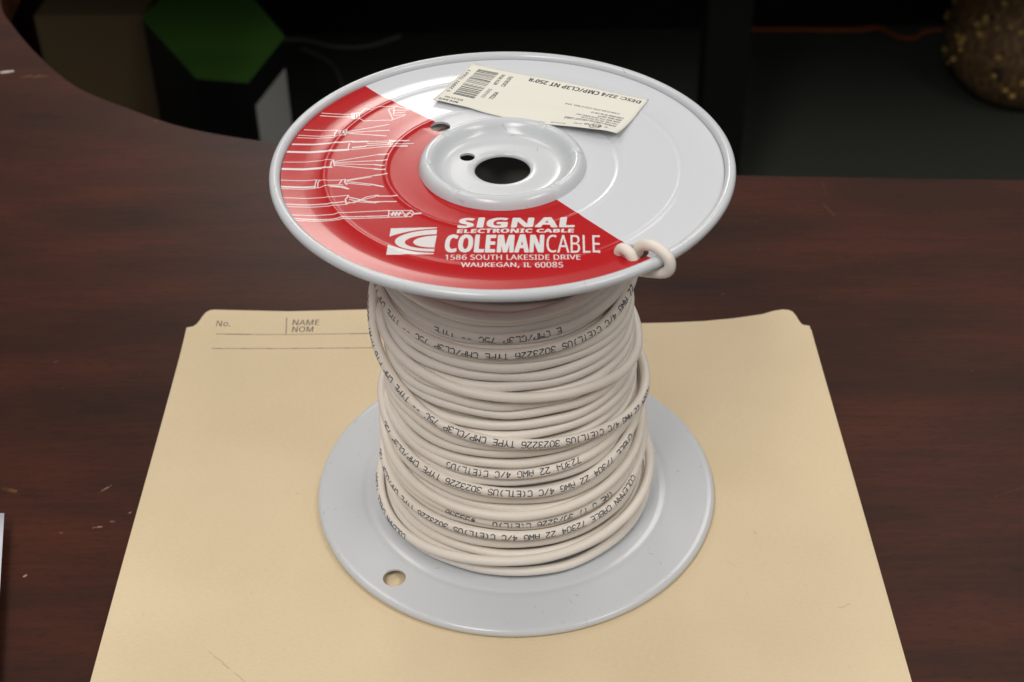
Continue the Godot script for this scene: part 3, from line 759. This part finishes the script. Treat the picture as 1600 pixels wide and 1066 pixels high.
# ---------------------------------------------------------------- what it stands on
func build_folder() -> void:
	var folder := thing("manila_folder", "cream manila file folder lying on the desk under the spool", "folder")
	var edge := [[-156.1, -113.0], [-152.9, -113.9], [-151.6, -115.6], [-150.5, -118.4], [-149.7, -121.5], [-148.6, -124.5], [-147.2, -126.3], [-145.0, -127.0], [-128, -126.8], [-109.2, -126.5], [-87.5, -126.9], [-65.7, -127.3], [-48, -126.4], [-31.5, -124.8], [-8, -122.4], [14.9, -119.4], [38, -115.6], [60.5, -112.5], [76, -112.6], [91.2, -113.2], [105, -114.2], [119.0, -115.5], [125, -117.4], [129.3, -118.2], [132.2, -117.8], [133.9, -116.6], [135.1, -113.8], [136.0, -110.4], [136.8, -108.4], [137.7, -107.4], [140.6, -106.8]]
	var nc := edge.size(); var nr := 44
	var leaf := func(called: String, y0: float, th: float, dx: float, dz: float, lift: float) -> void:
		var st := begin()
		var P := func(i: int, j: int) -> Vector3:
			var v := float(j) / nr
			v = pow(v, 1.25)
			var top := Vector2(edge[i][0] + dx, edge[i][1] + dz)
			var u := float(top.x + 156.1) / 296.7
			var bot := Vector2(lerpf(-157.8, 142.6, u) , 131.0)
			var q := top.lerp(bot, v)
			var y := y0
			# the tab edge curls, the sides wave a little, flat below the reel
			y += lift * (2.2 * exp(-pow((q.x - 128.0) / 22.0, 2.0)) + 1.4 * exp(-pow((q.x + 150.0) / 30.0, 2.0))) * exp(-pow((q.y + 120.0) / 16.0, 2.0))
			y += lift * 0.9 * smoothstep(105.0, 142.0, q.x) * (0.5 + 0.5 * sin(q.y * 0.035 + 1.0)) + lift * 0.7 * smoothstep(-110.0, -158.0, q.x) * (0.5 + 0.5 * sin(q.y * 0.03))
			return Vector3(q.x, y, q.y)
		var uv := func(p: Vector3) -> Vector2: return Vector2((p.x - FOLD_O.x) * FOLD_S / 2000.0, (p.z - FOLD_O.y) * FOLD_S / 1720.0)
		var dn := Vector3(0, -th, 0)
		for i in nc - 1:
			for j in nr:
				var a: Vector3 = P.call(i, j); var b: Vector3 = P.call(i + 1, j); var c: Vector3 = P.call(i + 1, j + 1); var d: Vector3 = P.call(i, j + 1)
				st.set_smooth_group(0)
				quad(st, a, b, c, d, Vector3.UP, uv.call(a), uv.call(b), uv.call(c), uv.call(d))
				st.set_smooth_group(2)
				quad(st, a + dn, b + dn, c + dn, d + dn, Vector3.DOWN, uv.call(a), uv.call(b), uv.call(c), uv.call(d))
		st.set_smooth_group(1)
		for i in nc - 1:
			for j in [0, nr]:
				var a: Vector3 = P.call(i, j); var b: Vector3 = P.call(i + 1, j)
				quad(st, a, b, b + dn, a + dn, Vector3(0, 0, 1.0 if j else -1.0), uv.call(a), uv.call(b), uv.call(b), uv.call(a))
		for j in nr:
			for i in [0, nc - 1]:
				var a: Vector3 = P.call(i, j); var b: Vector3 = P.call(i, j + 1)
				quad(st, a, b, b + dn, a + dn, Vector3(1.0 if i else -1.0, 0, 0), uv.call(a), uv.call(b), uv.call(b), uv.call(a))
		part(done(st), called, mat.manila, folder)
	leaf.call("front_leaf", -0.05, 0.38, 0.0, 0.0, 1.0)
	leaf.call("back_leaf", -0.5, 0.38, 0.7, 1.2, 0.35)

func build_desk() -> void:
	var desk := thing("desk", "dark red-brown wood desk with a curved inner edge under the folder", "desk")
	# far edge: a concave corner sweeping into the left wing
	var far := smooth_path([Vector3(-352, 0, -900), Vector3(-350, 0, -640), Vector3(-347, 0, -520), Vector3(-338, 0, -474), Vector3(-322, 0, -443), Vector3(-296, 0, -402), Vector3(-263, 0, -360), Vector3(-226, 0, -332), Vector3(-188, 0, -308), Vector3(-138, 0, -290), Vector3(-60, 0, -268), Vector3(30, 0, -254), Vector3(123, 0, -246), Vector3(210, 0, -240), Vector3(278, 0, -236), Vector3(620, 0, -214)], 5)
	var y := -1.0
	var poly := PackedVector2Array()
	for p in far: poly.append(Vector2(p.x, p.z))
	poly.append(Vector2(620, 720)); poly.append(Vector2(-1050, 720)); poly.append(Vector2(-1050, -900))
	var uv := func(q: Vector2) -> Vector2: return (q - DESK_O) * DESK_S / 2048.0
	var st := begin(false)
	var t := Geometry2D.triangulate_polygon(poly)
	for i in range(0, t.size(), 3):
		for s in [[y, 1.0], [y - 28.0, -1.0]]:
			var a := poly[t[i]]; var b := poly[t[i + 1]]; var c := poly[t[i + 2]]
			tri(st, Vector3(a.x, s[0], a.y), Vector3(b.x, s[0], b.y), Vector3(c.x, s[0], c.y), Vector3(0, s[1], 0), uv.call(a), uv.call(b), uv.call(c))
	st.generate_normals()
	part(st, "desktop", mat.wood, desk)
	# rounded edge band
	st = begin()
	var m := poly.size()
	for i in m:
		var a := poly[i]; var b := poly[(i + 1) % m]
		var d := (b - a).normalized()
		var o := Vector2(d.y, -d.x)
		var prev := poly[(i - 1 + m) % m]; var nxt := poly[(i + 2) % m]
		var dp := (a - prev).normalized(); var dn := (nxt - b).normalized()
		var oa := (o + Vector2(dp.y, -dp.x)).normalized(); var ob := (o + Vector2(dn.y, -dn.x)).normalized()
		var q := func(p: Vector2, off: Vector2, k: int) -> Vector3:
			var an := PI * k / 8.0
			var e := p + off * 1.6 * sin(an)
			return Vector3(e.x, y - 14.0 + 14.0 * cos(an) * (0.86 + 0.14 * absf(cos(an))), e.y)
		for k in 8:
			quad(st, q.call(a, oa, k), q.call(b, ob, k), q.call(b, ob, k + 1), q.call(a, oa, k + 1), Vector3(o.x, cos(PI * (k + 0.5) / 8.0), o.y), uv.call(a), uv.call(b), uv.call(b), uv.call(a))
	part(done(st), "edge_band", mat.wood, desk)
	# end panels that carry the top
	for e in [[590.0, 240.0, 12.0, 400.0], [-1020.0, -80.0, 12.0, 760.0]]:
		st = begin(false)
		bevel_box(st, Vector3(e[0], -384.6, e[1]), Vector3(e[2], 355.4, e[3]), 1.5)
		st.generate_normals()
		part(st, "end_panel", mat.wood, desk)
	# the corner of a white sheet at the side
	var sheet := thing("paper_sheet", "plain white sheet of paper with a lifted edge lying beside the folder", "paper")
	st = begin()
	var S := func(i: int, j: int, dy: float) -> Vector3:
		var u := i / 12.0; var v := j / 16.0
		var z := lerpf(16.0 - (1.0 - u) * 34.0, 260.0, v)
		var x := lerpf(-425.0, -208.9 + 0.215 * (z - 18.0), u)
		return Vector3(x, y + 0.15 + dy + 6.5 * pow(u, 5.0), z)
	for dy in [0.12, 0.0]:
		for i in 12:
			for j in 16:
				quad(st, S.call(i, j, dy), S.call(i + 1, j, dy), S.call(i + 1, j + 1, dy), S.call(i, j + 1, dy), Vector3(0, 1.0 if dy > 0 else -1.0, 0))
	for j in 16: quad(st, S.call(12, j, 0.0), S.call(12, j + 1, 0.0), S.call(12, j + 1, 0.12), S.call(12, j, 0.12), Vector3.RIGHT)
	for i in 12: quad(st, S.call(i, 0, 0.0), S.call(i + 1, 0, 0.0), S.call(i + 1, 0, 0.12), S.call(i, 0, 0.12), Vector3.FORWARD)
	part(done(st), "sheet", mat.paper, sheet)

# ---------------------------------------------------------------- the dark space beyond the desk
const FLOOR := -740.0
func build_beyond() -> void:
	var st := begin(false)
	quad(st, Vector3(-6000, FLOOR, 3000), Vector3(6000, FLOOR, 3000), Vector3(6000, FLOOR, -7000), Vector3(-6000, FLOOR, -7000), Vector3.UP, Vector2(0, 0), Vector2(60, 0), Vector2(60, 50), Vector2(0, 50))
	st.generate_normals()
	var fl := part(st, "floor", mat.carpet, self)
	fl.set_meta("kind", "structure")
	fl.set_meta("label", "dark grey carpeted floor beyond the desk")
	# a black work table whose top overhangs the floor
	var table := thing("work_table", "black table with a square leg and back panel beyond the desk", "table")
	st = begin(false)
	bevel_box(st, Vector3(60, -15, -1455), Vector3(1300, 15, 505), 2.0)
	st.generate_normals()
	part(st, "table_top", mat.black, table)
	st = begin(false)
	bevel_box(st, Vector3(60, -385, -1925), Vector3(1290, 354.6, 9), 2.0)
	st.generate_normals()
	part(st, "back_panel", mat.black, table)
	for x in [282.0, 1300.0, -1200.0]:
		st = begin(false)
		bevel_box(st, Vector3(x, -385, -1325), Vector3(29, 354.8, 25), 2.0)
		st.generate_normals()
		part(st, "leg", mat.black, table)
	# black carton with a green hexagonal top
	var cart := thing("carton", "black six-sided carton with a green top and a white side label", "box")
	var y1 := -450.0
	var hexa := [Vector2(-487, -1395), Vector2(-390, -1225), Vector2(-323, -1211), Vector2(-291, -1332), Vector2(-372, -1500), Vector2(-450, -1512)]
	st = begin(false)
	for i in 6:
		var a: Vector2 = hexa[i]; var b: Vector2 = hexa[(i + 1) % 6]
		var o := Vector2(-(b - a).y, (b - a).x)
		if o.dot((a + b) * 0.5 - Vector2(-389, -1360)) < 0: o = -o
		quad(st, Vector3(a.x, y1 - 4, a.y), Vector3(b.x, y1 - 4, b.y), Vector3(b.x, FLOOR + 0.4, b.y), Vector3(a.x, FLOOR + 0.4, a.y), Vector3(o.x, 0, o.y))
		if i > 0 and i < 5:
			tri(st, Vector3(hexa[0].x, FLOOR + 0.4, hexa[0].y), Vector3(a.x, FLOOR + 0.4, a.y), Vector3(b.x, FLOOR + 0.4, b.y), Vector3.DOWN)
	st.generate_normals()
	part(st, "walls", mat.black, cart)
	st = begin(false)
	for i in range(1, 5):
		tri(st, Vector3(hexa[0].x, y1, hexa[0].y), Vector3(hexa[i].x, y1, hexa[i].y), Vector3(hexa[i + 1].x, y1, hexa[i + 1].y), Vector3.UP)
	for i in 6:
		var a: Vector2 = hexa[i]; var b: Vector2 = hexa[(i + 1) % 6]
		var o := (a + b) * 0.5 - Vector2(-389, -1360)
		quad(st, Vector3(a.x, y1, a.y), Vector3(b.x, y1, b.y), Vector3(b.x, y1 - 4, b.y), Vector3(a.x, y1 - 4, a.y), Vector3(o.x, 0, o.y))
	st.generate_normals()
	part(st, "lid", mat.green, cart)
	st = begin(false)
	var f0 := Vector2(-323, -1211); var f1 := Vector2(-291, -1332)
	var on := Vector2((f1 - f0).y * -1.0, (f1 - f0).x).normalized()
	if on.x < 0: on = -on
	var q0 := f0.lerp(f1, 0.10) + on * 0.8; var q1 := f0.lerp(f1, 0.92) + on * 0.8
	for yy in [[y1 - 42, y1 - 170], [y1 - 182, y1 - 215]]:
		quad(st, Vector3(q0.x, yy[0], q0.y), Vector3(q1.x, yy[0], q1.y), Vector3(q1.x, yy[1], q1.y), Vector3(q0.x, yy[1], q0.y), Vector3(on.x, 0, on.y))
	st.generate_normals()
	part(st, "side_label", mat.offwhite, cart)
	# brown board box beside it
	var box := thing("cardboard_box", "worn brown cardboard box standing beside the black carton", "box")
	st = begin(false)
	bevel_box(st, Vector3(-566, -603.5, -1512), Vector3(76, 136, 78), 2.0, -0.05)
	st.generate_normals()
	part(st, "body", mat.board, box)
	st = begin(false)
	bevel_box(st, Vector3(-566, -466.3, -1512), Vector3(76.6, 1.2, 22), 0.4, -0.05)
	st.generate_normals()
	part(st, "tape", mat.offwhite2, box)
	# dark wood cabinet at the far left
	var cab := thing("wood_cabinet", "low dark wood cabinet behind the brown cardboard box", "cabinet")
	st = begin(false)
	bevel_box(st, Vector3(-905, -560, -1760), Vector3(150, 179.5, 100), 2.0)
	st.generate_normals()
	part(st, "body", mat.wood_plain, cab)
	st = begin(false)
	bevel_box(st, Vector3(-905, -560, -1658.5), Vector3(140, 165, 1.5), 0.8)
	st.generate_normals()
	part(st, "door", mat.wood_plain, cab)
	# speckled round basket
	var bask := thing("round_basket", "round brown speckled basket with gold studs standing on the dark floor", "basket")
	var c := Vector3(800, FLOOR, -1665)
	st = begin()
	var prof := []
	for k in 25:
		var t := k / 24.0
		var an := lerpf(-1.25, 1.12, t)
		prof.append([118.0 * cos(an) + 4.0, 105.0 + 108.0 * sin(an)])
	var lowest: float = prof[0][1]
	for i in 24:
		for j in 48:
			var g := func(ii: int, jj: int) -> Vector3:
				var a := TAU * (jj % 48) / 48.0
				var wv: float = 1.0 + 0.012 * sin(a * 24.0 + ii * PI) + 0.008 * sin(ii * 2.6)
				return c + Vector3(prof[ii][0] * cos(a) * wv, prof[ii][1] - lowest + 0.5, prof[ii][0] * sin(a) * wv)
			var am := TAU * (j + 0.5) / 48.0
			quad(st, g.call(i, j), g.call(i + 1, j), g.call(i + 1, j + 1), g.call(i, j + 1), Vector3(cos(am), sin(lerpf(-1.25, 1.12, (i + 0.5) / 24.0)), sin(am)), Vector2(j / 48.0 * 3, i / 24.0), Vector2(j / 48.0 * 3, (i + 1) / 24.0), Vector2((j + 1) / 48.0 * 3, (i + 1) / 24.0), Vector2((j + 1) / 48.0 * 3, i / 24.0))
	part(done(st), "body", mat.basket, bask)
	rng.seed = 41
	var sm := SphereMesh.new()
	sm.radius = 5.5 * M; sm.height = 8.0 * M; sm.radial_segments = 10; sm.rings = 5
	for k in 70:
		var an := rng.randf_range(-0.5, 0.95)
		var a := rng.randf_range(PI * 0.45, PI * 1.35)
		var s := part(sm, "stud", mat.gold if k % 3 else mat.dark_bead, bask)
		s.position = (c + Vector3((118.0 * cos(an) + 4.5) * cos(a), 105.0 + 108.0 * sin(an) - lowest, (118.0 * cos(an) + 4.5) * sin(a))) * M
		s.scale = Vector3.ONE * rng.randf_range(0.7, 1.25)
	# cords on the floor
	var cord := thing("orange_cord", "orange cord lying along the foot of the black table's back panel", "cord")
	part(tube(smooth_path([Vector3(330, FLOOR + 4, -1905), Vector3(406, FLOOR + 4, -1902), Vector3(498, FLOOR + 4, -1898), Vector3(595, FLOOR + 4, -1892), Vector3(632, FLOOR + 4, -1900), Vector3(658, FLOOR + 4, -1866), Vector3(686, FLOOR + 4, -1860), Vector3(716, FLOOR + 4, -1885), Vector3(820, FLOOR + 4, -1890)], 8), 4.0, 8), "cord", mat.orange, cord)
	var wire := thing("grey_wire", "thin pale wire curled on the floor behind the black carton", "cord")
	part(tube(smooth_path([Vector3(-420, FLOOR + 2.2, -1890), Vector3(-355, FLOOR + 2.2, -1896), Vector3(-297, FLOOR + 2.2, -1868), Vector3(-243, FLOOR + 2.2, -1866), Vector3(-202, FLOOR + 2.2, -1890), Vector3(-185, FLOOR + 2.2, -1905)], 8), 2.2, 8), "wire", mat.offwhite2, wire)
	var wire2 := thing("grey_wire", "thin pale wire running from the carton towards the desk", "cord")
	part(tube(smooth_path([Vector3(-350, FLOOR + 2.2, -1862), Vector3(-298, FLOOR + 2.2, -1811), Vector3(-272, FLOOR + 2.2, -1732), Vector3(-269, FLOOR + 2.2, -1640), Vector3(-262, FLOOR + 2.2, -1500)], 8), 2.0, 8), "wire", mat.offwhite2, wire2)

func ceiling_light(at: Vector3, size: Vector2, energy: float, label: String, turn := 0.0) -> void:
	var o := thing("ceiling_light", label, "lamp", "ceiling lights above the desk")
	o.position = at
	o.rotation.y = turn
	var st := begin(false)
	var hx := size.x * 500.0; var hz := size.y * 500.0
	for e in [[Vector3(0, 20, -hz - 12), Vector3(hx + 24, 25, 12)], [Vector3(0, 20, hz + 12), Vector3(hx + 24, 25, 12)], [Vector3(-hx - 12, 20, 0), Vector3(12, 25, hz)], [Vector3(hx + 12, 20, 0), Vector3(12, 25, hz)], [Vector3(0, 48, 0), Vector3(hx + 24, 3, hz + 24)]]:
		bevel_box(st, e[0], e[1], 2.0)
	st.generate_normals()
	part(st, "frame", mat.offwhite, o)
	st = begin(false)
	bevel_box(st, Vector3(0, 12, 0), Vector3(hx - 1, 3, hz - 1), 1.0)
	st.generate_normals()
	part(st, "diffuser", mat.glow, o)
	var l := AreaLight3D.new()
	l.name = "tube_light"
	l.area_size = size
	l.light_energy = energy
	l.light_color = Color(1.0, 0.98, 0.95)
	l.area_range = 12.0
	l.shadow_enabled = true
	l.rotation.x = -PI / 2
	l.position.y = 0.004
	o.add_child(l)

# ---------------------------------------------------------------- materials
func make_materials() -> void:
	mat.flange = plain(Color.WHITE, 0.17, 0.32)
	mat.flange.albedo_color = Color.WHITE
	mat.flange.albedo_texture = tex(flange_image())
	mat.enamel = plain(Color.WHITE, 0.2)
	mat.enamel.albedo_color = Color.WHITE
	mat.enamel.albedo_texture = tex(enamel_image())
	mat.steel = plain(Color(0.30, 0.29, 0.27), 0.6)
	mat.label = plain(Color.WHITE, 0.7)
	mat.label.albedo_color = Color.WHITE
	mat.label.albedo_texture = tex(label_image())
	mat.jacket = plain(Color(0.81, 0.755, 0.685), 0.42, 0.45)
	mat.ink = plain(Color(0.055, 0.062, 0.085), 0.6)
	mat.manila = plain(Color.WHITE, 0.75, 0.3)
	mat.manila.albedo_color = Color.WHITE
	mat.manila.albedo_texture = tex(folder_image())
	mat.wood = plain(Color.WHITE, 0.42, 0.26)
	mat.wood.albedo_color = Color.WHITE
	mat.wood.albedo_texture = tex(desk_image())
	mat.wood_plain = plain(Color(0.06, 0.022, 0.012), 0.5)
	mat.paper = plain(Color(0.74, 0.75, 0.84), 0.8)
	mat.black = plain(Color(0.008, 0.008, 0.008), 0.6, 0.3)
	mat.green = plain(Color(0.07, 0.19, 0.03), 0.8, 0.3)
	mat.offwhite = plain(Color(0.62, 0.60, 0.56), 0.7)
	mat.offwhite2 = plain(Color(0.30, 0.29, 0.25), 0.7)
	mat.board = plain(Color(0.24, 0.17, 0.09), 0.85, 0.2)
	mat.orange = plain(Color(0.36, 0.08, 0.015), 0.6)
	mat.gold = plain(Color(0.75, 0.50, 0.16), 0.35)
	mat.gold.metallic = 0.6
	mat.dark_bead = plain(Color(0.02, 0.02, 0.02), 0.4)
	mat.carpet = plain(Color(0.125, 0.135, 0.11), 0.95, 0.1)
	var cn := FastNoiseLite.new(); cn.seed = 2; cn.frequency = 0.09; cn.fractal_octaves = 3
	var ct := NoiseTexture2D.new(); ct.width = 512; ct.height = 512; ct.seamless = true; ct.noise = cn
	var cr := Gradient.new(); cr.set_color(0, lin(0.4, 0.4, 0.4)); cr.set_color(1, Color.WHITE); ct.color_ramp = cr
	mat.carpet.albedo_texture = ct
	var bn := FastNoiseLite.new(); bn.seed = 6; bn.frequency = 0.06; bn.noise_type = FastNoiseLite.TYPE_CELLULAR
	var bt := NoiseTexture2D.new(); bt.width = 512; bt.height = 256; bt.seamless = true; bt.noise = bn
	var bg := Gradient.new(); bg.set_color(0, lin(0.04, 0.025, 0.015)); bg.set_color(1, lin(0.42, 0.25, 0.09)); bg.add_point(0.5, lin(0.2, 0.11, 0.045)); bt.color_ramp = bg
	mat.basket = plain(Color.WHITE, 0.6)
	mat.basket.albedo_color = Color.WHITE
	mat.basket.albedo_texture = bt
	mat.glow = plain(Color(0.8, 0.8, 0.78), 0.6)
	mat.glow.emission_enabled = true
	mat.glow.emission = Color(1.0, 0.96, 0.88)
	mat.glow.emission_energy_multiplier = 1.0

func _ready() -> void:
	var cam := Camera3D.new()
	cam.name = "camera"
	add_child(cam)
	var right := Vector3(422.92560, -5.87352, 4.02374).normalized()
	var ahead := Vector3(-0.00102571, -0.61438005, -0.78900957).normalized()
	cam.transform = Transform3D(Basis(right, right.cross(ahead), -ahead), Vector3(0, 0.4382, 0.4625))
	cam.fov = rad_to_deg(2.0 * atan(533.0 / 2364.147))
	var optics := CameraAttributesPhysical.new()
	optics.frustum_focal_length = 53.22
	optics.frustum_focus_distance = 0.56
	optics.exposure_aperture = 18.0
	cam.attributes = optics
	cam.near = 0.02
	cam.far = 60.0
	cam.current = true
	var env := Environment.new()
	env.background_mode = Environment.BG_COLOR
	env.background_color = Color(0.50, 0.50, 0.51)
	env.background_energy_multiplier = 1.0
	env.tonemap_mode = Environment.TONE_MAPPER_LINEAR
	env.tonemap_exposure = 1.0
	env.sdfgi_enabled = true
	env.ssao_enabled = true
	env.ssil_enabled = true
	var we := WorldEnvironment.new()
	we.name = "environment"
	we.environment = env
	add_child(we)
	make_materials()
	ceiling_light(Vector3(-0.65, 1.95, 1.30), Vector2(0.6, 1.2), 2.7, "long recessed ceiling light above the front of the desk")
	ceiling_light(Vector3(-0.75, 1.95, -0.75), Vector2(0.6, 1.2), 0.8, "long recessed ceiling light above the curved edge of the desk")
	ceiling_light(Vector3(-0.42, 1.95, -3.78), Vector2(0.6, 1.2), 3.4, "long recessed ceiling light beyond the black table")
	ceiling_light(Vector3(1.3, 1.95, 0.9), Vector2(0.6, 1.2), 1.8, "long recessed ceiling light above the right side of the desk")
	ceiling_light(Vector3(0.9, 1.95, -1.5), Vector2(0.6, 1.2), 1.1, "long recessed ceiling light above the black table")
	build_beyond()
	build_desk()
	build_folder()
	build_reel()
	build_cable()
